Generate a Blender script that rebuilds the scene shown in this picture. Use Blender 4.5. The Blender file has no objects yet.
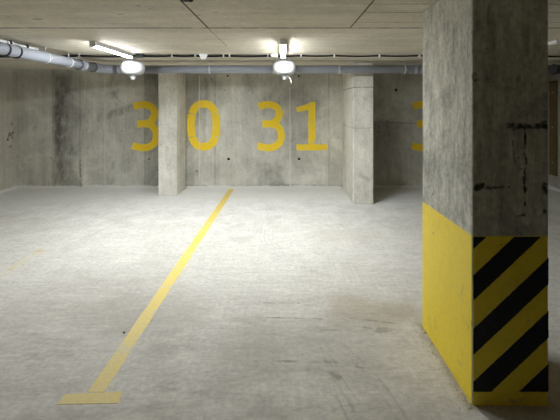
import bpy, bmesh, math, random
from mathutils import Vector, Matrix, noise as mnoise
random.seed(7)
C = bpy.context.scene.collection
SC = bpy.context.scene
PI = math.pi

# ---------------------------------------------------------------- measures
F, CAMZ, VX, VY = 370.0, 1.70, 284.0, 105.0     # focal length in pixels, eye height, vanishing point
H = 2.42                                        # ceiling height
YB = 7.55                                       # far wall
XL, XR, YF = -5.45, 5.38, -11.0                  # side walls, wall behind the viewer


def floor_pt(px, py, z=0.0):
    y = (CAMZ - z) * F / (py - VY)
    return ((px - VX) * y / F, y)


def ceil_pt(px, py, z=H):
    y = (z - CAMZ) * F / (VY - py)
    return ((px - VX) * y / F, y)


def plane_pt(px, py, y=YB):
    return ((px - VX) * y / F, CAMZ - (py - VY) * y / F)


# ---------------------------------------------------------------- node helpers
class G:
    def __init__(self, name):
        self.m = bpy.data.materials.new(name)
        self.m.use_nodes = True
        self.t = self.m.node_tree
        self.t.nodes.clear()
        self.out = self.t.nodes.new('ShaderNodeOutputMaterial')
        self._pos = None

    def n(self, typ):
        return self.t.nodes.new(typ)

    def put(self, sock, v):
        if v is None:
            return
        if isinstance(v, bpy.types.NodeSocket):
            self.t.links.new(v, sock)
        elif isinstance(v, (tuple, list)) and sock.type == 'RGBA':
            sock.default_value = (v[0], v[1], v[2], 1)
        else:
            sock.default_value = v

    def math(self, op, a, b=None, c=None, clamp=False):
        d = self.n('ShaderNodeMath'); d.operation = op; d.use_clamp = clamp
        for i, v in enumerate((a, b, c)):
            if v is not None:
                self.put(d.inputs[i], v)
        return d.outputs[0]

    def add(self, a, b): return self.math('ADD', a, b)
    def sub(self, a, b): return self.math('SUBTRACT', a, b)
    def mul(self, a, b): return self.math('MULTIPLY', a, b)
    def mx(self, a, b): return self.math('MAXIMUM', a, b)

    def pos(self):
        if not self._pos:
            self._pos = self.n('ShaderNodeNewGeometry').outputs['Position']
        return self._pos

    def xyz(self):
        s = self.n('ShaderNodeSeparateXYZ'); self.put(s.inputs[0], self.pos())
        return s.outputs

    def scaled(self, vec, sc, off=(0, 0, 0)):
        d = self.n('ShaderNodeVectorMath'); d.operation = 'MULTIPLY_ADD'
        self.put(d.inputs[0], vec); d.inputs[1].default_value = sc; d.inputs[2].default_value = off
        return d.outputs[0]

    def noise(self, vec, scale, detail=4, rough=.55, dist=0):
        d = self.n('ShaderNodeTexNoise')
        self.put(d.inputs['Vector'], vec)
        d.inputs['Scale'].default_value = scale
        d.inputs['Detail'].default_value = detail
        d.inputs['Roughness'].default_value = rough
        d.inputs['Distortion'].default_value = dist
        return d.outputs[0]

    def voronoi(self, vec, scale):
        d = self.n('ShaderNodeTexVoronoi')
        self.put(d.inputs['Vector'], vec)
        d.inputs['Scale'].default_value = scale
        return d.outputs['Distance'], d.outputs['Color']

    def step(self, v, lo, hi, a=0.0, b=1.0):
        d = self.n('ShaderNodeMapRange'); d.interpolation_type = 'SMOOTHSTEP'
        self.put(d.inputs[0], v)
        for i, q in enumerate((lo, hi, a, b)):
            d.inputs[i + 1].default_value = q
        return d.outputs[0]

    def mix(self, fac, a, b):
        d = self.n('ShaderNodeMix'); d.data_type = 'RGBA'
        self.put(d.inputs[0], fac); self.put(d.inputs[6], a); self.put(d.inputs[7], b)
        return d.outputs[2]

    def gain(self, col, f):
        d = self.n('ShaderNodeVectorMath'); d.operation = 'SCALE'
        self.put(d.inputs[0], col); self.put(d.inputs['Scale'], f)
        return d.outputs[0]

    def line(self, coord, at, w, soft=1.6):
        """1 on the line coord == at, 0 away from it"""
        return self.step(self.math('ABSOLUTE', self.sub(coord, at)), w * .5, w * soft, 1, 0)

    def seg(self, u, v, a, b, w):
        """soft mask of a stroke from a to b in the (u, v) plane"""
        ax, ay = a; bx, by = b
        dx, dy = bx - ax, by - ay
        L2 = max(dx * dx + dy * dy, 1e-9)
        pu, pv = self.sub(u, ax), self.sub(v, ay)
        t = self.math('DIVIDE', self.add(self.mul(pu, dx), self.mul(pv, dy)), L2, clamp=True)
        qu = self.sub(pu, self.mul(t, dx)); qv = self.sub(pv, self.mul(t, dy))
        d = self.math('SQRT', self.add(self.mul(qu, qu), self.mul(qv, qv)))
        return self.step(d, w * .35, w, 1, 0)

    def shade(self, col, rough=.8, spec=.3, bump=None, bstr=.3, bdist=.004, metal=0.0, emit=None):
        b = self.n('ShaderNodeBsdfPrincipled')
        self.put(b.inputs['Base Color'], col)
        self.put(b.inputs['Roughness'], rough)
        b.inputs['Specular IOR Level'].default_value = spec
        b.inputs['Metallic'].default_value = metal
        if emit:
            self.put(b.inputs['Emission Color'], emit[0]); b.inputs['Emission Strength'].default_value = emit[1]
        if bump is not None:
            k = self.n('ShaderNodeBump'); k.inputs['Strength'].default_value = bstr
            k.inputs['Distance'].default_value = bdist
            self.put(k.inputs['Height'], bump); self.put(b.inputs['Normal'], k.outputs[0])
        self.t.links.new(b.outputs[0], self.out.inputs[0])
        return self.m


def concrete(name, base, streak=(6, 6, .5), streak_amt=.5, cloud_amt=.5, seams=(), bands=(), marks=(), plane=(0, 2), near=None,
             holes=.5, grain=.6, hsc=(1, 1, 1), dust=0.0, dark=(.06, .055, .045), off=(0, 0, 0), blot=0.0):
    """board-marked cast concrete; marks = strokes (a, b, width, strength) in the given plane"""
    g = G(name)
    p = g.scaled(g.pos(), (1, 1, 1), off)
    X = g.xyz()
    cl = g.noise(p, 1.1, 7, .62, .6)
    st = g.noise(g.scaled(p, streak), 1.0, 6, .6)
    st2 = g.noise(g.scaled(p, tuple(q * 4.5 for q in streak)), 1.0, 3, .6)
    fi = g.noise(p, 38, 4, .6)
    f = g.add(1.0, g.mul(g.sub(cl, .5), cloud_amt * 1.7))
    f = g.add(f, g.mul(g.sub(st, .5), streak_amt * 1.5))
    f = g.add(f, g.mul(g.sub(st2, .5), streak_amt * .7))
    f = g.add(f, g.mul(g.sub(fi, .5), grain))
    f = g.add(f, g.mul(g.sub(g.noise(g.scaled(p, (1, 1, .6), (4, 4, 4)), 11, 6, .7), .5), grain * .9))
    for (ax, lo, hi, amt) in bands:                     # strips of lighter or darker board, and shade painted beside a column
        m = g.mul(g.step(X[ax], lo - .01, lo + .01), g.step(X[ax], hi - .01, hi + .01, 1, 0))
        f = g.add(f, g.mul(m, amt))
    col = g.gain(base, f)
    warm = g.step(g.noise(p, .7, 3, .5), .45, .7)
    col = g.mix(g.mul(warm, .25), col, g.gain((base[0] * 1.06, base[1], base[2] * .84), f))
    if blot:
        bl = g.step(g.noise(g.scaled(p, (1, 1, .7), (3, 1, 7)), 2.6, 8, .7, .4), .56, .7)
        col = g.mix(g.mul(bl, blot), col, dark)
    ph = g.scaled(p, hsc)
    dd, cc = g.voronoi(ph, 16)
    gate = g.step(g.noise(p, 3.1, 2, .5), .52, .62)
    hole = g.mul(g.mul(g.step(dd, .05, .11, 1, 0), gate), holes)
    dd2, _ = g.voronoi(g.scaled(ph, (1, 1, 1), (5, 5, 5)), 5.2)
    hole = g.mx(hole, g.mul(g.step(dd2, .035, .06, 1, 0), holes))
    ht = g.sub(g.mul(st2, .6), g.mul(hole, 1.5))
    ht = g.add(ht, g.mul(fi, .5))
    col = g.mix(g.mul(hole, .75), col, dark)
    brk = g.noise(p, 5.5, 4, .65)
    for (ax, at, w, amt) in seams:
        wob = g.add(X[ax], g.mul(g.sub(g.noise(p, 9, 2, .5), .5), .012))
        m = g.mul(g.mul(g.line(wob, at, w), g.step(brk, .34, .52, .35, 1)), abs(amt))
        col = g.mix(m, col, dark if amt > 0 else tuple(min(.8, c * 1.7) for c in base))
        ht = g.sub(ht, g.mul(m, 1.2))
    if marks:
        wn = g.noise(p, 14, 3, .6)
        u = g.add(X[plane[0]], g.mul(g.sub(wn, .5), .035))
        v = g.add(X[plane[1]], g.mul(g.sub(g.noise(g.scaled(p, (1, 1, 1), (9, 4, 2)), 14, 3, .6), .5), .035))
        gr = g.step(g.noise(p, 24, 3, .6), .36, .58, .15, 1)
        soft = g.step(g.noise(g.scaled(p, (1.6, 1.6, .8), (2, 2, 5)), 5, 8, .68, .5), .34, .62, .1, 1)
        if near:
            gr = g.mul(gr, g.step(X[near[0]], near[1], near[1] + .004, 1, 0))
        for (a, b, w, amt) in marks:
            col = g.mix(g.mul(g.mul(g.seg(u, v, a, b, w), gr if w < .045 else soft), amt), col, dark)
    if dust:
        edge = g.add(g.mul(g.noise(p, 2.2, 5, .6), .12), g.mul(g.noise(p, 14, 3, .6), .05))
        m = g.step(g.sub(X[2], edge), -.06 + dust, -.02 + dust, 1, 0)
        col = g.mix(g.mul(m, .9), col, (.70, .69, .66))
    return g.shade(col, g.add(.72, g.mul(fi, .2)), .25, ht, .45, .006)


# ---------------------------------------------------------------- materials
CON = (.485, .472, .415)
bwz = lambda py: plane_pt(0, py)[1]
bwx = lambda px: plane_pt(px, 0)[0]
M = {}
M['ceiling'] = concrete('ceiling concrete', (.585, .545, .445), (.5, 7, 7), .4, .4,
    seams=[(1, ceil_pt(0, 28)[1], .018, .95), (1, ceil_pt(0, 60.3)[1], .02, .9)],
    holes=.8, grain=.5, hsc=(.2, .5, .5), dark=(.07, .06, .045))
M['wall'] = concrete('far wall concrete', CON, (7, 7, .6), .40, 1.05,
    seams=[(0, bwx(215), .014, .25), (0, bwx(290), .012, -.35), (0, bwx(329), .012, .25), (0, bwx(105), .012, -.3), (0, bwx(80), .01, .35)],
    bands=[(0, bwx(52), bwx(73), -.2), (0, bwx(144), bwx(160), -.3), (0, bwx(73), bwx(84), -.06), (0, bwx(186), bwx(199), -.12), (0, bwx(216), bwx(330), .04)],  # the strips either side of the narrow column paint in its shadow
    marks=[((bwx(64), bwz(165)), (bwx(74), bwz(187)), .22, .35), ((bwx(60), bwz(95)), (bwx(58), bwz(140)), .12, .35), ((bwx(374), bwz(122)), (bwx(428), bwz(124)), .012, .7), ((bwx(62), bwz(80)), (bwx(63), bwz(150)), .2, .45), ((bwx(56), bwz(110)), (bwx(58), bwz(180)), .16, .4),
           ((bwx(100), bwz(118)), (bwx(134), bwz(107)), .12, .35), ((bwx(206), bwz(80)), (bwx(208), bwz(98)), .06, .35), ((bwx(80), bwz(160)), (bwx(81), bwz(187)), .03, .5), ((bwx(186), bwz(186)), (bwx(345), bwz(187)), .035, .4),
           ((bwx(270), bwz(185)), (bwx(345), bwz(187)), .05, .45)],
    dust=.012, blot=.4)
M['wall_left'] = concrete('left wall concrete', (.46, .44, .375), (7, 7, .45), .35, .45, plane=(1, 2),
    marks=[((7.30, 1.02), (7.36, 1.13), .044, .95), ((7.41, 1.05), (7.43, 1.14), .040, .9), ((7.40, 1.32), (7.42, 1.33), .04, .8),
           ((7.36, .86), (7.38, .88), .03, .7)], dust=.012)
M['wall_plain'] = concrete('side wall concrete', (.36, .34, .29), (7, 7, .45), .35, .45, dust=.01)
M['column'] = concrete('column concrete', (.64, .62, .55), (7, 7, .7), .3, .6, holes=.9,
    marks=[((1.15, plane_pt(0, 87.5, 6.33)[1]), (1.58, plane_pt(0, 87, 6.33)[1]), .012, .8), ((1.15, plane_pt(0, 128, 6.33)[1]), (1.58, plane_pt(0, 128, 6.33)[1]), .008, .5), ((1.3, .5), (1.45, .42), .05, .3), ((-2.2, .9), (-2.15, .5), .06, .25)], off=(3, 2, 1), dust=.0, blot=.2)
pz = lambda py: plane_pt(0, py, 2.10)[1]
pxx = lambda px: plane_pt(px, 0, 2.10)[0]
M['pillar'] = concrete('pillar concrete', (.48, .47, .41), (20, 20, 3.2), .9, .8, grain=1.1, holes=1.0, blot=.35, dark=(.022, .02, .016), off=(1.5, 4, 2), near=(1, 2.105),
    marks=[((pxx(507), pz(125)), (pxx(546), pz(127)), .022, .95), ((pxx(512), pz(129)), (pxx(545), pz(122)), .012, .8),
           ((pxx(524), pz(128)), (pxx(524), pz(205)), .010, .95), ((pxx(512), pz(140)), (pxx(514), pz(162)), .008, .7),
           ((pxx(476), pz(188)), (pxx(481), pz(184)), .030, .95), ((pxx(487), pz(187)), (pxx(508), pz(187)), .014, .75),
           ((pxx(524), pz(188)), (pxx(524.5), pz(189)), .02, .9), ((pxx(544), pz(186)), (pxx(546), pz(190)), .03, .95),
           ((pxx(516), pz(216)), (pxx(524), pz(214)), .010, .7), ((pxx(544), pz(210)), (pxx(546), pz(214)), .014, .8),
           ((pxx(474), pz(75)), (pxx(475), pz(80)), .02, .7)])


def floor_material():
    g = G('dusty screed floor')
    p = g.pos(); X = g.xyz()
    base = (.63, .62, .59)
    big = g.noise(p, .55, 5, .6, .5)
    mid = g.noise(p, 3.2, 6, .65, .3)
    fi = g.noise(p, 30, 5, .65)
    comb = g.noise(g.scaled(p, (2.2, 34, 1)), 1.0, 4, .6, .4)
    comb2 = g.noise(g.scaled(p, (30, 2.0, 1), (4, 2, 0)), 1.0, 4, .6, .3)
    f = g.add(1.0, g.mul(g.sub(big, .5), .16))
    f = g.add(f, g.mul(g.sub(mid, .5), .30))
    f = g.add(f, g.mul(g.sub(fi, .5), .75))
    f = g.add(f, g.mul(g.sub(g.noise(g.scaled(p, (1, 1.6, 1), (1, 1, 0)), 75, 3, .6), .5), .35))
    brush = g.noise(g.scaled(p, (9, 26, 1), (3, 1, 0)), 1.0, 5, .65, 1.2)
    f = g.add(f, g.mul(g.sub(brush, .5), .7))
    f = g.add(f, g.mul(g.sub(comb, .5), .26))
    f = g.add(f, g.mul(g.sub(comb2, .5), .2))
    # powdery pale dust towards the far wall, also painting in the brighter light there
    pale = g.step(g.add(X[1], g.mul(g.sub(mid, .5), 2.4)), 4.8, 6.9)
    bc = g.mix(pale, (.56, .54, .495), (.72, .715, .695))
    f = g.add(1.0, g.mul(g.sub(f, 1.0), g.sub(1.0, g.mul(pale, .45))))
    col = g.gain(bc, f)
    # the driven part in front of the bays is dirtier than the dusty bay ends
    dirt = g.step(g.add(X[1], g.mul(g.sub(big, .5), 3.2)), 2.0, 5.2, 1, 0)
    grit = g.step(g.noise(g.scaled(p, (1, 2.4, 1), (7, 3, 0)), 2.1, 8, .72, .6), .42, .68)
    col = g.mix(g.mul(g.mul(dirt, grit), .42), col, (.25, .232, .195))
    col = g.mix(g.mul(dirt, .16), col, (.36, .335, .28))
    # rusty patches beside the pillar
    wu = g.add(X[0], g.mul(g.sub(mid, .5), .5)); wv = g.add(X[1], g.mul(g.sub(g.noise(g.scaled(p, (1, 1, 1), (5, 8, 0)), 3, 5, .6), .5), .5))
    def patch(px, py, r, amt, c):
        nonlocal col
        x, y = floor_pt(px, py)
        col = g.mix(g.mul(g.seg(wu, wv, (x - r * .6, y), (x + r * .6, y), r), amt), col, c)
    patch(372, 312, .30, .5, (.34, .285, .20))
    patch(384, 327, .045, .4, (.14, .12, .10))
    patch(345, 235, .35, .22, (.44, .39, .30))
    patch(300, 345, .5, .3, (.28, .26, .22))
    patch(100, 300, .6, .16, (.30, .28, .24))
    patch(140, 315, .45, .22, (.30, .27, .22))
    patch(242, 239, .13, .35, (.36, .34, .30))
    # worn curved tyre tracks, in bundles of fine arcs
    jit = g.mul(g.sub(fi, .5), .03)
    gate = g.step(g.noise(p, 7, 4, .65), .42, .62)
    def arcs(cx, cy, r0, r1, k, ylo, yhi, xlo, xhi, amt, c):
        nonlocal col
        du, dv = g.sub(X[0], cx), g.sub(X[1], cy)
        r = g.add(g.math('SQRT', g.add(g.mul(du, du), g.mul(dv, dv))), jit)
        w = g.step(g.math('SINE', g.mul(r, k)), .1, .9)
        m = g.mul(g.step(r, r0, r0 + .03), g.step(r, r1 - .03, r1, 1, 0))
        m = g.mul(m, g.mul(g.step(X[1], ylo, ylo + .25), g.step(X[1], yhi - .25, yhi, 1, 0)))
        m = g.mul(m, g.mul(g.step(X[0], xlo, xlo + .15), g.step(X[0], xhi - .15, xhi, 1, 0)))
        col = g.mix(g.mul(g.mul(g.mul(w, m), gate), amt), col, c)
    arcs(-.9, 1.75, 1.15, 1.62, 120, 1.5, 2.75, .1, 1.02, .24, (.17, .155, .13))
    arcs(.9, 4.9, 1.0, 1.3, 120, 3.0, 5.2, -.6, .4, .35, (.3, .28, .24))
    arcs(-1.9, 6.0, 1.4, 1.75, 110, 4.2, 6.0, -2.6, .2, .25, (.33, .31, .27))
    arcs(-5.0, 1.9, 2.2, 2.6, 110, 1.6, 4.8, -3.6, -1.9, .3, (.28, .26, .22))
    # straight scuffs and cross-hatched trowel lines
    su = g.add(X[0], g.mul(g.sub(fi, .5), .02)); sv = g.add(X[1], g.mul(g.sub(fi, .5), .02))
    for (a, b, w, amt) in [((258, 303), (300, 303), .012, .65), ((258, 317), (322, 319), .014, .6), ((256, 361), (330, 362), .016, .6),
                           ((330, 361), (362, 368), .014, .5), ((350, 318), (400, 324), .014, .5),
                           ((352, 326), (405, 333), .014, .5), ((320, 330), (390, 330), .01, .4), ((196, 268), (250, 276), .008, .25),
                           ((330, 372), (338, 378), .03, .5), ((150, 385), (230, 400), .012, .25), ((60, 250), (110, 226), .02, .25)]:
        m = g.seg(su, sv, floor_pt(*a), floor_pt(*b), w)
        col = g.mix(g.mul(g.mul(m, gate), amt), col, (.14, .125, .10))
    grid = g.mx(g.step(g.math('SINE', g.mul(su, 120)), .6, 1), g.step(g.math('SINE', g.mul(sv, 105)), .6, 1))
    gm = g.mul(grid, g.step(g.noise(g.scaled(p, (1, 1, 1), (2, 6, 0)), 1.3, 4, .6), .52, .66))
    col = g.mix(g.mul(g.mul(gm, g.sub(1.0, pale)), g.mul(g.step(fi, .35, .6), .30)), col, (.30, .28, .24))
    # sandy dirt along the foot of the pillar
    px0, px1 = 1.067, 1.493
    dxp = g.math('ABSOLUTE', g.sub(X[0], (px0 + px1) / 2)); dyp = g.math('ABSOLUTE', g.sub(X[1], 2.485))
    dd = g.mx(g.sub(dxp, .213), g.sub(dyp, .385))
    m = g.step(g.add(dd, g.mul(g.sub(mid, .5), .12)), .01, .075, 1, 0)
    col = g.mix(g.mul(m, .6), col, (.36, .31, .20))
    vd, _ = g.voronoi(p, 11)
    sp = g.mul(g.step(vd, .03, .07, 1, 0), g.step(g.noise(p, 2.3, 2, .5), .5, .6))
    col = g.mix(g.mul(sp, .5), col, (.13, .12, .10))
    ht = g.add(g.mul(fi, .6), g.add(g.mul(comb, .5), g.mul(mid, .8)))
    return g.shade(col, .85, .2, ht, .35, .006)


M['floor'] = floor_material()


def paint(name, col, wear, under, scale=7, spots=.4, rough=.55, grime=.0, ramp=None):
    g = G(name)
    p = g.pos()
    w = g.noise(p, scale, 8, .7, .3)
    m = g.step(w, .62 - wear * .5, .74 - wear * .25)
    if ramp:                                            # worn more at the driven end
        m = g.mx(m, g.mul(g.step(g.xyz()[1], ramp[0], ramp[1], 1, 0), g.step(w, .2, .6, .15, .45)))
    fi = g.noise(p, 40, 4, .6)
    f = g.add(.86, g.mul(fi, .28))
    c = g.gain(col, f)
    if grime:
        c = g.mix(g.mul(g.step(g.noise(g.scaled(p, (1, 1, .6), (2, 5, 3)), 4, 8, .7), .5, .72), grime), c, (.09, .075, .03))
    vd, _ = g.voronoi(p, 13)
    s = g.mul(g.step(vd, .05, .10, 1, 0), g.step(g.noise(p, 3, 2, .5), .5, .6))
    c = g.mix(g.mul(s, spots), c, (.08, .06, .02))
    c = g.mix(m, c, g.gain(under, f))
    return g.shade(c, rough, .35, fi, .2, .002)


YEL = (.66, .47, .045)
M['yellow_wall'] = paint('yellow wall paint', (.88, .62, .022), .10, CON, 9, .3)
M['yellow_pillar'] = paint('yellow pillar paint', (.86, .66, .045), .05, (.45, .38, .16), 6, .6, .5, .16)
M['black_pillar'] = paint('black stripe paint', (.009, .009, .012), .10, (.03, .028, .022), 8, .0, .5)
M['yellow_line'] = paint('yellow floor paint', (.74, .57, .13), .18, (.55, .52, .42), 5, .15, .7, 0, (2.0, 4.6))
M['yellow_faint'] = paint('faded yellow floor paint', (.50, .42, .20), .58, (.56, .54, .49), 5, .1, .8)


def plain(name, col, rough=.5, spec=.5, metal=0, var=.12, scale=20):
    g = G(name)
    f = g.add(1 - var / 2, g.mul(g.noise(g.pos(), scale, 4, .6), var))
    return g.shade(g.gain(col, f), rough, spec, metal=metal)


M['pvc'] = plain('grey drain pipe plastic', (.26, .275, .31), .38, .5, 0, .25, 9)
M['pvc_ring'] = plain('dark rubber ring', (.05, .05, .055), .5, .4)
M['steel'] = plain('galvanised steel', (.62, .62, .62), .35, .5, .25)
M['white'] = plain('white plastic', (.80, .80, .80), .35, .5, 0, .06)
M['white_matt'] = plain('white enamel', (.55, .55, .56), .30, .5, 0, .04)
M['canister'] = plain('white canister enamel', (.44, .44, .445), .35, .3, 0, .04)
M['black'] = plain('black cable sheath', (.010, .010, .011), .8, .15)
M['hole'] = plain('tie hole shadow plug', (.02, .018, .015), .9, .1)
M['bead'] = plain('white sealant', (.62, .62, .58), .6, .3)
M['wood'] = plain('brown timber', (.13, .095, .04), .7, .3, 0, .6, 12)
M['stone'] = plain('stone grit', (.55, .52, .44), .9, .2, 0, .6, 60)
M['pebble'] = plain('dark pebble', (.05, .045, .04), .8, .2)
LAMP = 348.0
g = G('lit lamp diffuser')
M['diffuser'] = g.shade((.9, .9, .9), .4, .3, emit=((.93, .97, 1.0), LAMP))


# ---------------------------------------------------------------- mesh helpers
class MB:
    def __init__(self):
        self.bm = bmesh.new()

    def box(self, lo, hi, bev=0.0, seg=2):
        b = bmesh.new()
        bmesh.ops.create_cube(b, size=1)
        s = Vector(hi) - Vector(lo); c = (Vector(hi) + Vector(lo)) / 2
        for v in b.verts:
            v.co = Vector((v.co.x * s.x, v.co.y * s.y, v.co.z * s.z)) + c
        if bev:
            bmesh.ops.bevel(b, geom=b.edges[:], offset=bev, segments=seg, profile=.5, affect='EDGES')
        self._take(b)
        return self

    def _take(self, b):
        me = bpy.data.meshes.new('tmp'); b.to_mesh(me); b.free()
        self.bm.from_mesh(me); bpy.data.meshes.remove(me)

    def tube(self, pts, r, seg=14, caps=True):
        pts = [Vector(p) for p in pts]
        rr = r if isinstance(r, (list, tuple)) else [r] * len(pts)
        rings = []
        ref = None
        for i, p in enumerate(pts):
            a = pts[max(i - 1, 0)]; b = pts[min(i + 1, len(pts) - 1)]
            t = (b - a).normalized()
            if ref is None:
                ref = Vector((0, 0, 1)) if abs(t.z) < .9 else Vector((1, 0, 0))
            n = (ref - t * ref.dot(t)).normalized(); ref = n
            m = t.cross(n)
            rings.append([self.bm.verts.new(p + (n * math.cos(2 * PI * k / seg) + m * math.sin(2 * PI * k / seg)) * rr[i]) for k in range(seg)])
        for a, b in zip(rings, rings[1:]):
            for k in range(seg):
                f = self.bm.faces.new((a[k], a[(k + 1) % seg], b[(k + 1) % seg], b[k])); f.smooth = True
        if caps:
            self.bm.faces.new(rings[0][::-1]); self.bm.faces.new(rings[-1])
        return self

    def lathe(self, prof, c=(0, 0, 0), seg=40):
        c = Vector(c); rings = []
        for (r, z) in prof:
            if r < 1e-5:
                rings.append([self.bm.verts.new(c + Vector((0, 0, z)))])
            else:
                rings.append([self.bm.verts.new(c + Vector((r * math.cos(2 * PI * k / seg), r * math.sin(2 * PI * k / seg), z))) for k in range(seg)])
        for a, b in zip(rings, rings[1:]):
            for k in range(seg):
                q = (k + 1) % seg
                if len(a) == 1 and len(b) == 1: continue
                if len(a) == 1: f = self.bm.faces.new((a[0], b[q], b[k]))
                elif len(b) == 1: f = self.bm.faces.new((a[k], a[q], b[0]))
                else: f = self.bm.faces.new((a[k], a[q], b[q], b[k]))
                f.smooth = True
        return self

    def prism(self, poly, frm, depth):
        """flat outline poly [(u, v)] placed by frm(u, v, w), given the thickness depth"""
        a = [self.bm.verts.new(frm(u, v, 0)) for u, v in poly]
        b = [self.bm.verts.new(frm(u, v, depth)) for u, v in poly]
        self.bm.faces.new(a); self.bm.faces.new(b[::-1])
        n = len(poly)
        for i in range(n):
            self.bm.faces.new((a[i], b[i], b[(i + 1) % n], a[(i + 1) % n]))
        return self

    def ribbon(self, left, right, frm, depth):
        """a painted stroke between two edge lines of equal length"""
        vs = []
        for (l, r) in zip(left, right):
            vs.append((self.bm.verts.new(frm(*l, 0)), self.bm.verts.new(frm(*r, 0)), self.bm.verts.new(frm(*r, depth)), self.bm.verts.new(frm(*l, depth))))
        for a, b in zip(vs, vs[1:]):
            for k in range(4):
                q = (k + 1) % 4
                self.bm.faces.new((a[k], a[q], b[q], b[k]))
        self.bm.faces.new(vs[0][::-1]); self.bm.faces.new(vs[-1])
        return self

    def build(self, name, mat, parent=None, origin=None):
        bmesh.ops.recalc_face_normals(self.bm, faces=self.bm.faces[:])
        me = bpy.data.meshes.new(name)
        if origin is not None:
            bmesh.ops.translate(self.bm, verts=self.bm.verts[:], vec=-Vector(origin))
        self.bm.to_mesh(me); self.bm.free()
        me.materials.append(mat)
        o = bpy.data.objects.new(name, me); C.objects.link(o)
        if origin is not None:
            o.location = origin
        if parent:
            o.parent = parent
            o.matrix_parent_inverse = Matrix.Translation(-parent.location) if origin is None or True else Matrix()
        return o


def thing(name, label, cat, loc=(0, 0, 0), group=None):
    o = bpy.data.objects.new(name, None); C.objects.link(o)
    o.location = loc; o.empty_display_size = .1
    return tag(o, label, cat, group)


def tag(o, label, cat, group=None, kind=None):
    o['label'] = label; o['category'] = cat
    if group: o['group'] = group
    if kind: o['kind'] = kind
    return o


def struct(name, mb, mat):
    o = mb.build(name, mat); o['kind'] = 'structure'
    return o


# ---------------------------------------------------------------- the setting
T = .25
struct('floor', MB().box((XL - T, YF - T, -T), (XR + T, YB + T, 0)), M['floor'])
ceiling = struct('ceiling', MB().box((XL - T, YF - T, H), (XR + T, YB + T, H + T)), M['ceiling'])
wall_back = struct('wall_back', MB().box((XL - T, YB, 0), (XR + T, YB + T, H)), M['wall'])
struct('wall_left', MB().box((XL - T, YF, 0), (XL, YB, H)), M['wall_left'])
struct('wall_right', MB().box((XR, YF, 0), (XR + T, YB, H)), M['wall_plain'])
struct('wall_front', MB().box((XL - T, YF - T, 0), (XR + T, YF, H)), M['wall_plain'])

# raised casting ridges left on the ceiling between the formwork boards
sx0, sx1 = ceil_pt(178, 0)[0], ceil_pt(374, 0)[0]
g = M['ceiling']


def ridge(x0, y0, x1, y1, w, d=.0012):
    n = 24
    L, R = [], []
    dx, dy = x1 - x0, y1 - y0; l = math.hypot(dx, dy); nx, ny = -dy / l, dx / l
    for i in range(n + 1):
        t = i / n
        j = .008 * mnoise.noise(Vector((x0 * 3 + t * 9, y0, 1.7)))
        ww = w * (.6 + .5 * abs(mnoise.noise(Vector((t * 14, x0 * 5, y0)))))
        cx, cy = x0 + dx * t + nx * j, y0 + dy * t + ny * j
        L.append((cx - nx * ww / 2, cy - ny * ww / 2)); R.append((cx + nx * ww / 2, cy + ny * ww / 2))
    return MB().ribbon(L, R, lambda u, v, w_: Vector((u, v, H - w_)), d)


M['ridge'] = plain('dark cement joint', (.115, .098, .066), .9, .2, 0, .6, 30)
ys = ceil_pt(0, 28)[1]
for a in [(sx0, YF, sx0 + .015, ys, .020), (sx0 + .015, ys, sx0 + .03, ceil_pt(0, 46)[1], .007), (sx1, YF, sx1, ys, .018)]:
    ridge(*a).build('formwork_joint', M['ridge'], ceiling)
for py, x1 in ((22.5, .634), (12.5, .634), (4.2, .634)):
    y = ceil_pt(0, py)[1]
    ridge(sx1, y, 2.98, y + .01, .006, .0012).build('formwork_joint', M['ridge'], ceiling)

# white sealant bead and tie-bolt holes in the far wall
xb, zt = plane_pt(199.3, 75)
struct('trim_1', MB().box((xb - .008, YB - .005, .18), (xb + .008, YB, 2.3), .002), M['bead'])
for (px, py, r) in [(227.7, 76, .022), (298.6, 76, .022), (228.6, 159, .032), (299, 159, .030), (196.5, 171, .016), (149, 159, .018), (396, 90, .03), (122, 131, .013),
                    (88, 148, .012), (51, 158, .014), (225, 90, .013)]:
    x, z = plane_pt(px, py)
    mb = MB(); mb.lathe([(0, -.004), (r * .75, -.004), (r, .004), (r * 1.05, .008), (r * 1.05, .03)], (0, 0, 0), 18)
    bmesh.ops.rotate(mb.bm, verts=mb.bm.verts[:], cent=(0, 0, 0), matrix=Matrix.Rotation(-PI / 2, 3, 'X'))
    bmesh.ops.translate(mb.bm, verts=mb.bm.verts[:], vec=(x, YB, z))
    mb.build('tie_hole', M['hole'], wall_back)

# ---------------------------------------------------------------- columns
def column(x0, x1, y0, label):
    mb = MB()
    mb.box((x0, y0, 0), (x1, YB, H), .012, 2)
    o = mb.build('wall_column', M['column'], None, (x0, y0, 0))
    return tag(o, label, 'column')


yc1 = floor_pt(0, 195.7)[1]; yc2 = floor_pt(0, 204.2)[1]
column((158.2 - VX) * yc1 / F, (176.8 - VX) * yc1 / F, yc1, 'narrow pale concrete column standing against the far wall between digits 3 and 0')
column(1.19, (373.5 - VX) * yc2 / F, yc2, 'deep pale concrete column jutting from the far wall right of number 31')

PX0, PX1, PY0, PY1 = 1.066, 1.497, 2.092, 2.852
pil = thing('pillar', 'big free-standing concrete pillar with yellow base and black diagonal stripes in the foreground', 'pillar', ((PX0 + PX1) / 2, (PY0 + PY1) / 2, 0))
MB().box((PX0, PY0, 0), (PX1, PY1, H), .010, 2).build('shaft', M['pillar'], pil)
ztop = CAMZ - (236 - VY) * PY0 / F


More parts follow.
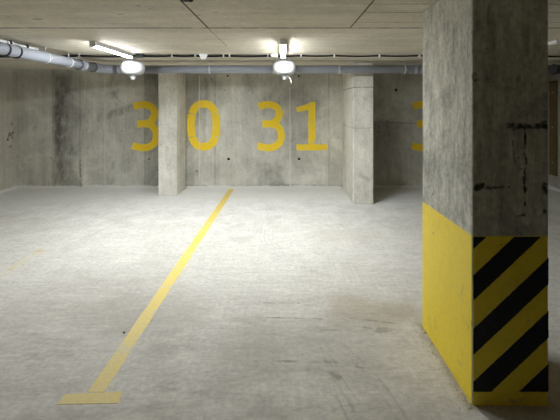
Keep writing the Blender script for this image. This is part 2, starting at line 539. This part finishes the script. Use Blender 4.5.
def shell(x0, x1, y0, y1, z0, z1, t, ch):
    """a coat of paint wrapped round the pillar"""
    def ring(e):
        X0, X1, Y0, Y1 = x0 - e, x1 + e, y0 - e, y1 + e
        c = ch + e * .4
        return [(X0 + c, Y0), (X1 - c, Y0), (X1, Y0 + c), (X1, Y1 - c), (X1 - c, Y1), (X0 + c, Y1), (X0, Y1 - c), (X0, Y0 + c)]
    mb = MB(); rs = []
    for e, z in ((t, z0), (t, z1), (-.004, z1), (-.004, z0)):
        rs.append([mb.bm.verts.new((u, v, z)) for u, v in ring(e)])
    for a in range(4):
        A, B = rs[a], rs[(a + 1) % 4]
        for k in range(8):
            mb.bm.faces.new((A[k], A[(k + 1) % 8], B[(k + 1) % 8], B[k]))
    return mb


band = shell(PX0, PX1, PY0, PY1, .001, ztop, .0015, .010).build('paint_band', M['yellow_pillar'], pil)
band['label'] = 'yellow painted lower part of the pillar'
# black stripes: edges measured on the front face
mpp = PY0 / F
xl, xr = PX0 + .004, PX1 - .003
zt_, zb_ = ztop - .004, CAMZ - (391.5 - VY) * PY0 / F


def zoomz(q): return CAMZ - (230 + q / 2.21 - VY) * mpp


def clip(poly, f):
    out = []
    for i in range(len(poly)):
        a, b = poly[i], poly[(i + 1) % len(poly)]
        fa, fb = f(a), f(b)
        if fa >= 0: out.append(a)
        if fa * fb < 0:
            t = fa / (fa - fb); out.append((a[0] + (b[0] - a[0]) * t, a[1] + (b[1] - a[1]) * t))
    return out


sl = .945
for (qa, qb) in ((-17, 42), (100, 156), (218, 276), (335, 394), (452, 512)):
    za, zb = zoomz(qa), zoomz(qb)
    W = xr - xl
    poly = [(xl, za), (xr, za + W * sl), (xr, zb + W * sl), (xl, zb)]
    poly = clip(poly, lambda p: zt_ - p[1]); poly = clip(poly, lambda p: p[1] - zb_)
    if len(poly) < 3: continue
    # ragged brush edge: subdivide the outline and jitter it a little
    pts = []
    for i in range(len(poly)):
        a, b = poly[i], poly[(i + 1) % len(poly)]
        L = math.hypot(b[0] - a[0], b[1] - a[1]); n = max(1, int(L / .012))
        for k in range(n):
            t = k / n
            x, z = a[0] + (b[0] - a[0]) * t, a[1] + (b[1] - a[1]) * t
            if k:
                x += random.uniform(-1, 1) * .0012; z += random.uniform(-1, 1) * .0012
            pts.append((min(max(x, xl - .0035), xr + .0015), z))
    MB().prism(pts, lambda u, v, w: Vector((u, PY0 - .0008 - w, v)), .0016).build('hazard_stripe', M['black_pillar'], pil)['label'] = 'black diagonal hazard stripe'

# ---------------------------------------------------------------- bay numbers on the far wall
def wallfrm(u, v, w): return Vector((u, YB - .0002 - w, v))


def smooth(pts, n=8):
    out = []
    P = [pts[0]] + list(pts) + [pts[-1]]
    for i in range(1, len(P) - 2):
        a, b, c, d = P[i - 1], P[i], P[i + 1], P[i + 2]
        for k in range(n):
            t = k / n
            out.append(tuple(.5 * (2 * b[j] + (c[j] - a[j]) * t + (2 * a[j] - 5 * b[j] + 4 * c[j] - d[j]) * t * t + (3 * b[j] - a[j] - 3 * c[j] + d[j]) * t ** 3) for j in (0, 1)))
    out.append(pts[-1])
    return out


def stroke(mb, pix, wpx, depth=.0025, sm=True):
    pts = [plane_pt(*p) for p in (smooth(pix) if sm else pix)]
    w = wpx * YB / F / 2
    L, R = [], []
    for i, p in enumerate(pts):
        a, b = pts[max(i - 1, 0)], pts[min(i + 1, len(pts) - 1)]
        dx, dy = b[0] - a[0], b[1] - a[1]; l = math.hypot(dx, dy)
        L.append((p[0] - dy / l * w, p[1] + dx / l * w)); R.append((p[0] + dy / l * w, p[1] - dx / l * w))
    mb.ribbon(L, R, wallfrm, depth)


def three(dx, par):
    q = lambda L: [(245 + x / 5.6 + dx, 90 + y / 5.6) for x, y in L]
    mb = MB()
    stroke(mb, q([(76, 93), (105, 84), (140, 82), (175, 95), (193, 125), (184, 160), (158, 184), (97, 191)]), 7.0)
    stroke(mb, q([(140, 190), (172, 196), (196, 222), (203, 258), (192, 296), (160, 319), (120, 323), (70, 312)]), 7.0, .0026)
    return mb.build('digit', M['yellow_wall'], par)


n30 = thing('bay_number', 'yellow painted bay number 30 split by the narrow column on the far wall', 'painted number', (plane_pt(176, 0)[0], YB - .002, 1.28), 'yellow bay numbers')
three(-124.9, n30)
mb = MB()
cx, cy, rx, ry = 120 + 426 / 5.09, 90 + 180 / 5.09, 12.6, 21.4
gap = .026
cuts = [math.atan2(-s * .46, c_ * .89) for s, c_ in ((1, 1), (1, -1), (-1, -1), (-1, 1))]
a_ = sorted([a % (2 * PI) for a in cuts])
for i in range(4):
    t0, t1 = a_[i] + gap * .5, (a_[(i + 1) % 4] + (2 * PI if i == 3 else 0)) - gap * .5
    P = []
    for k in range(15):
        t = t0 + (t1 - t0) * k / 14
        c_, s_ = math.cos(t), math.sin(t)
        P.append((cx + rx * math.copysign(abs(c_) ** .8, c_), cy + ry * math.copysign(abs(s_) ** .8, s_)))
    stroke(mb, P, 7.6, .0025 + i * .0001, False)
mb.build('digit', M['yellow_wall'], n30)
n31 = thing('bay_number', 'yellow painted bay number 31 on the bare far wall', 'painted number', (plane_pt(292, 0)[0], YB - .002, 1.28), 'yellow bay numbers')
three(0, n31)
mb = MB()
q = lambda x, y: plane_pt(245 + x / 5.6, 90 + y / 5.6)
mb.prism([q(355, 338), q(355, 112), q(292, 124), q(287, 98), q(338, 82), q(370, 68), q(394, 66), q(394, 304), q(462, 304), q(462, 338), q(394, 338)][::-1] and
         [q(355, 306), q(355, 112), q(292, 124), q(287, 98), q(338, 82), q(370, 68), q(394, 66), q(394, 306)], wallfrm, .0025)
mb.prism([q(288, 338), q(288, 304), q(462, 304), q(462, 338)], wallfrm, .0026)
mb.build('digit', M['yellow_wall'], n31)
n32 = thing('bay_number', 'yellow painted digit 3 half hidden behind the striped pillar', 'painted number', (plane_pt(425, 0)[0], YB - .002, 1.28), 'yellow bay numbers')
three(154.5, n32)

# ---------------------------------------------------------------- floor lines
def flat(mb, poly, t):
    mb.prism(poly, lambda u, v, w: Vector((u, v, -.0005 + w)), t)


ln = thing('parking_line', 'long yellow bay line with a short cross bar at its near end', 'painted line', (-1.1, 2.15, 0))
mb = MB()
yn, yf = 2.19, YB - .06
n = 40
L = [(-1.165 + .05 * (i / n) + random.uniform(-.003, .003), yn + (yf - yn) * i / n) for i in range(n + 1)]
R = [(-1.063 + .058 * (i / n) + random.uniform(-.003, .003), yn + (yf - yn) * i / n) for i in range(n + 1)]
mb.ribbon(L, R, lambda u, v, w: Vector((u, v, -.0005 + w)), .0020)
mb.build('line_stroke', M['yellow_line'], ln)
mb = MB()
flat(mb, [floor_pt(56.5, 404.5), floor_pt(118, 403.5), floor_pt(122.5, 391.5), floor_pt(65, 394.5)], .0023)
mb.build('cross_bar', M['yellow_line'], ln)
mb = MB()
yn, yf = 3.62, 4.35
L = [(-2.89 + random.uniform(-.006, .006), yn + (yf - yn) * i / 14) for i in range(15)]
R = [(-2.79 + random.uniform(-.006, .006), yn + (yf - yn) * i / 14) for i in range(15)]
mb.ribbon(L, R, lambda u, v, w: Vector((u, v, -.0005 + w)), .0016)
tag(mb.build('parking_line', M['yellow_faint'], None, (-2.84, 3.98, 0)), 'short worn-out yellow line remnant on the floor at the left', 'painted line')

# ---------------------------------------------------------------- drain pipe
PYB, PZ, PXL, PR = 6.10, 2.287, -2.97, .067
pipe = thing('drain_pipe', 'long grey plastic drain pipe under the ceiling, turning at the left corner', 'pipe', (PXL, PYB, PZ))
rb = .17
MB().tube([(PXL, YF + .02, PZ + .02), (PXL, 3.0, PZ + .01), (PXL, PYB - rb, PZ)], PR, 28).build('pipe_run', M['pvc'], pipe)
MB().tube([(PXL + rb, PYB, PZ), (0, PYB, PZ), (XR - .02, PYB, PZ + .005)], PR, 28).build('pipe_run', M['pvc'], pipe)
el = [(PXL + rb - rb * math.cos(t), PYB - rb + rb * math.sin(t), PZ) for t in [PI / 2 * k / 10 for k in range(11)]]
MB().tube(el, PR + .004, 28).build('elbow', M['pvc'], pipe)


def sleeve(c, axis, ln_, r, name, mat, lip=.006):
    c = Vector(c); a = Vector(axis)
    pts = [c - a * ln_ / 2, c - a * (ln_ / 2 - .012), c - a * (ln_ / 2 - .016), c + a * (ln_ / 2 - .016), c + a * (ln_ / 2 - .012), c + a * ln_ / 2]
    return MB().tube(pts, [r + lip, r + lip, r, r, r + lip, r + lip], 28).build(name, mat, pipe)


AY, AX = (0, 1, 0), (1, 0, 0)
for y in (5.82, 5.42):
    sleeve((PXL, y, PZ), AY, .13, PR + .006, 'coupling', M['pvc'])
for y in (3.93, 4.10):
    sleeve((PXL, y, PZ), AY, .018, PR + .004, 'rubber_ring', M['pvc_ring'], .004)
for y in (5.74, 5.34):
    sleeve((PXL, y, PZ), AY, .014, PR + .008, 'rubber_ring', M['pvc_ring'], .003)
for px in (413, 419, 97 + 14, 122):
    sleeve(((px - VX) * PYB / F, PYB, PZ), AX, .10 if px > 200 else .12, PR + .005, 'coupling', M['pvc'])
sleeve((4.52, PYB, PZ), AX, .16, PR + .012, 'rubber_ring', M['pvc_ring'], .01)


def hanger(c, axis):
    c = Vector(c)
    h = MB()
    a = Vector(axis)
    h.tube([c - a * .012, c + a * .012], PR + .007, 28)
    o = h.build('pipe_hanger', M['steel'], pipe)
    o['label'] = 'galvanised hanger clamp'
    m = MB().tube([c + Vector((0, 0, PR)), (c.x, c.y, H)], .006, 8)
    sd = a.cross(Vector((0, 0, 1)))
    m.build('threaded_rod', M['steel'], o)
    for q in (1, -1):
        MB().tube([c + sd * q * (PR + .004), c + sd * q * (PR + .026)], .008, 8).build('bolt', M['steel'], o)
    MB().tube([(c.x, c.y, H - .010), (c.x, c.y, H)], .016, 8).build('ceiling_nut', M['steel'], o)


for y in (4.60, 2.6, 1.0):
    hanger((PXL, y, PZ + .003), AY)
hanger((PXL, 5.10, PZ + .002), AY)
for px in (210, 273.6, 339, 404.5):
    hanger(((px - VX) * PYB / F, PYB, PZ), AX)
hanger((3.6, PYB, PZ), AX)

# white conduits along the ceiling
cx_ = -3.08
mb = thing('conduit', 'white capped conduit on the ceiling above the drain pipe at far left', 'conduit', (cx_, 4.5, H - .03))
MB().tube([(cx_, YF + .02, H - .036), (cx_, 4.12, H - .036)], .030, 18).build('tube', M['white'], mb)
MB().tube([(cx_, 4.16, H - .036), (cx_, 4.57, H - .036)], .026, 18).build('tube', M['white'], mb)
MB().tube([(cx_, 4.08, H - .036), (cx_, 4.19, H - .036)], .033, 18).build('joint_sleeve', M['white'], mb)
MB().tube([(cx_, 4.55, H - .036), (cx_, 4.60, H - .036), (cx_, 4.61, H - .036)], [.031, .031, .024], 18).build('end_cap', M['white'], mb)
for y in (3.2, 4.13, 4.40):
    MB().box((cx_ - .04, y - .008, H - .070), (cx_ + .045, y + .008, H - .0008), .002).build('clip', M['pvc_ring'], mb)
cr = thing('conduit', 'thin white conduit with a joint box on the ceiling right of the pillar', 'conduit', (3.04, 4.1, H - .012))
MB().tube([(3.04, 2.2, H - .012), (3.04, 5.2, H - .012)], .011, 10).build('tube', M['white'], cr)
MB().box((3.005, 4.08, H - .036), (3.085, 4.22, H - .0008), .008).build('joint_box', M['white'], cr)

# ---------------------------------------------------------------- lamps
def lamp(x, y0, y1, label):
    t = thing('batten_lamp', label, 'lamp', (x, (y0 + y1) / 2, H), 'lit tube lamps on the ceiling')
    MB().box((x - .034, y0, H - .050), (x + .034, y1, H), .003).build('housing', M['white_matt'], t)
    pr = [(-.030, -.036), (-.030, -.0500), (-.028, -.0560), (-.018, -.0602), (0, -.0615), (.018, -.0602), (.028, -.0560), (.030, -.0500), (.030, -.036)]
    m = MB()
    a = [m.bm.verts.new((x + u, y0 + .03, H + v)) for u, v in pr]; b = [m.bm.verts.new((x + u, y1 - .03, H + v)) for u, v in pr]
    for k in range(len(pr)):
        f = m.bm.faces.new((a[k], a[(k + 1) % len(pr)], b[(k + 1) % len(pr)], b[k])); f.smooth = k < len(pr) - 1
    m.bm.faces.new(a); m.bm.faces.new(b[::-1])
    d = m.build('diffuser', M['diffuser'], t); d['label'] = 'glowing white diffuser'
    for yy0, yy1 in ((y0 - .004, y0 + .032), (y1 - .032, y1 + .004)):
        MB().box((x - .035, yy0, H - .066), (x + .035, yy1, H), .006).build('end_cap', M['white'], t)


lamp(-2.155, 4.16, 5.20, 'lit white tube lamp on the ceiling, the left one seen at a slant')
lamp(-.012, 4.02, 5.20, 'lit white tube lamp on the ceiling, the middle one seen end on')

# ---------------------------------------------------------------- powder canisters hanging below the lamps
def canister(x, y, label, wire):
    t = thing('hanging_canister', label, 'fire extinguisher', (x, y, H), 'white round canisters hanging under the ceiling')
    R_, zc, hh = .170, 2.252, .104
    prof = [(0, -hh)]
    prof += [(.060, -hh)]
    for k in range(15):
        a = -PI / 2 + PI * k / 14
        c_, s_ = math.cos(a), math.sin(a)
        prof.append((.085 + (R_ - .085) * abs(c_) ** .88, hh * math.copysign(abs(s_) ** 1.0, s_)))
    prof += [(.05, hh + .004), (0, hh + .004)]
    MB().lathe(prof, (x, y, zc), 48).build('canister_body', M['canister'], t)
    m = MB()
    m.lathe([(.034, zc - hh + .004), (.038, zc - hh - .012), (.027, zc - hh - .018), (.027, zc - hh - .030), (.037, zc - hh - .034), (.037, zc - hh - .050),
             (.028, zc - hh - .054), (.026, zc - hh - .074), (0, zc - hh - .076)], (x, y, 0), 20)
    for k in range(2):
        a = k * PI + .5
        m.tube([(x + .020 * math.cos(a), y + .020 * math.sin(a), zc - hh - .024), (x + .046 * math.cos(a), y + .046 * math.sin(a), zc - hh - .028)], .005, 8)
    m.build('nozzle', M['canister'], t)
    m = MB()
    m.tube([(x, y, zc + hh - .002), (x, y, H - .006)], .022, 14)
    m.lathe([(.0, zc + hh + .012), (.09, zc + hh + .010), (.09, zc + hh - .002)], (x, y, 0), 28)
    m.box((x - .07, y - .05, H - .008), (x + .07, y + .05, H), .002)
    m.build('ceiling_bracket', M['steel'], t)
    if wire:
        P = smooth([(x + .018, y - .005, 0), (x + .07, y - .01, 0)], 2)
        MB().tube([(x + .020, y - .01, zc - hh - .020), (x + .055, y - .015, zc - hh - .028), (x + .085, y - .018, zc - hh - .060), (x + .098, y - .018, zc - hh - .105), (x + .100, y - .018, zc - hh - .135)], .0045, 8).build('wire', M['white'], t)


canister((133 - VX) * 5.47 / F, 5.47, 'white round fire extinguisher canister hanging behind the left lit lamp', False)
canister((284.5 - VX) * 5.47 / F, 5.47, 'white round fire extinguisher canister hanging behind the middle lit lamp, loose wire below', True)

# ---------------------------------------------------------------- ceiling cable and boxes
YC = 5.28
zc_ = H - .016
cb = thing('ceiling_cable', 'black cable clipped across the ceiling behind the lamps', 'cable', (0, YC, H))
cl = [(131, 0), (141, 0), (173, 0), (196, 0), (224, 0), (230, 0), (268, 0), (301, 0), (334, 0), (379, 0), (419, 0)]
clx = [(p[0] - VX) * YC / F for p in cl]
stops = [XL + .03, -4.6, -3.7, -2.9] + clx + [2.6, 3.5, 4.4, XR - .02]
P = []
for a, b in zip(stops, stops[1:]):
    for k in range(8):
        t = k / 8
        P.append((a + (b - a) * t, YC + .004 * math.sin(a * 5 + t * 6), zc_ - .014 * (b - a) * 4 * t * (1 - t)))
P.append((stops[-1], YC, zc_))
MB().tube(P, .012, 10).build('cable', M['black'], cb)
P2 = [(x, y - .034, z - .006) for x, y, z in P if x < .02]
MB().tube(P2, .016, 10).build('cable', M['black'], cb)
for x in stops[1:-1]:
    MB().box((x - .009, YC - .055, H - .036), (x + .009, YC + .016, H), .004).build('cable_clip', M['white'], cb)
m = MB()
x = (203.5 - VX) * 5.22 / F
m.box((x - .058, 5.17, H - .060), (x + .058, 5.245, H), .012)
bmesh.ops.translate(m.bm, verts=[v for v in m.bm.verts if v.co.z < H - .03], vec=(0, 0, -.02))
for v in m.bm.verts:
    if v.co.z < H - .05: v.co.x = x + (v.co.x - x) * .45
jb = 'white junction boxes along the ceiling cable'
tag(m.build('junction_box', M['white'], None, (x, 5.2, H)), 'small white tapered junction box on the ceiling cable above digit 0', 'junction box', jb)
x = (274.5 - VX) * 5.2 / F
m = MB().box((x - .055, 5.16, H - .048), (x + .045, 5.245, H), .010)
tag(m.build('junction_box', M['white'], None, (x, 5.2, H)), 'small white flat junction box touching the middle lamp', 'junction box', jb)
x = (139.5 - VX) * 5.2 / F
m = MB().box((x - .05, 5.155, H - .050), (x + .07, 5.235, H), .010)
tag(m.build('junction_box', M['black'], None, (x, 5.2, H)), 'small black junction box beside the left lamp', 'junction box')
x = (188 - VX) * 2.5 / F
m = MB().box((x - .040, 2.40, H - .030), (x + .040, 2.485, H), .006)
bx = thing('ceiling_sensor', 'small black box on the ceiling at the top edge of the photo', 'sensor', (x, 2.45, H))
m.build('body', M['black'], bx)
MB().lathe([(0, -.042), (.018, -.036), (.026, -.026)], (x, 2.44, H), 20).build('lens', M['pvc_ring'], bx)

# ---------------------------------------------------------------- small things
ya, yb2 = 7.27, 7.47
m = MB().box((XR - .03, ya, .30), (XR + .001, yb2, 2.18), .004)
wb = thing('timber_board', 'narrow brown timber board fixed upright on the right wall behind the pillar', 'board', (XR, 7.37, .3))
m.build('board', M['wood'], wb)
for z in (.55, 1.25, 1.95):
    MB().tube([(XR - .036, 7.37, z), (XR - .02, 7.37, z)], .012, 10).build('screw', M['steel'], wb)
x, y = floor_pt(124, 333)
m = MB(); bmesh.ops.create_icosphere(m.bm, subdivisions=2, radius=.009)
for v in m.bm.verts:
    v.co *= 1 + .35 * mnoise.noise(v.co * 90); v.co.z *= .6
bmesh.ops.translate(m.bm, verts=m.bm.verts[:], vec=(x, y, .004))
tag(m.build('pebble', M['pebble'], None, (x, y, 0)), 'tiny dark pebble on the floor right of the long yellow line', 'pebble')
m = MB()
for i in range(700):
    t = random.random()
    if i < 580:
        x = PX0 - .006 - abs(random.gauss(0, .030)); y = PY0 - .03 + t * (PY1 - PY0 + .05)
    else:
        x = PX0 - .02 + t * (PX1 - PX0 + .04); y = PY0 - .006 - abs(random.gauss(0, .010))
    s = random.choice((.0012, .0018, .0025, .0035)) * random.uniform(.7, 1.3)
    b = bmesh.new(); bmesh.ops.create_icosphere(b, subdivisions=1, radius=s)
    for v in b.verts:
        v.co *= random.uniform(.7, 1.25); v.co += Vector((x, y, s * .5))
    m._take(b)
tag(m.build('grit', M['stone'], None, (PX0, PY0, 0)), 'sandy grit and crumbs along the foot of the striped pillar', 'grit', None, 'stuff')

# ---------------------------------------------------------------- world, camera, view
w = bpy.data.worlds.new('World'); SC.world = w; w.use_nodes = True
w.node_tree.nodes['Background'].inputs[0].default_value = (.02, .02, .022, 1)
cam = bpy.data.cameras.new('camera'); co = bpy.data.objects.new('camera', cam); C.objects.link(co)
co.location = (0, 0, CAMZ); co.rotation_euler = (PI / 2, 0, 0)
cam.sensor_fit = 'HORIZONTAL'; cam.sensor_width = 36; cam.lens = F / 560 * 36
cam.shift_x = -(VX - 280) / 560; cam.shift_y = -(210 - VY) / 560
cam.clip_start = .05
SC.camera = co
SC.view_settings.view_transform = 'Standard'; SC.view_settings.look = 'None'
SC.view_settings.gamma = 1; SC.view_settings.use_curve_mapping = False
SC.view_settings.exposure = 0.0
SC.cycles.use_denoising = True
SC.cycles.max_bounces = 10; SC.cycles.diffuse_bounces = 8
SC.cycles.sample_clamp_indirect = 8
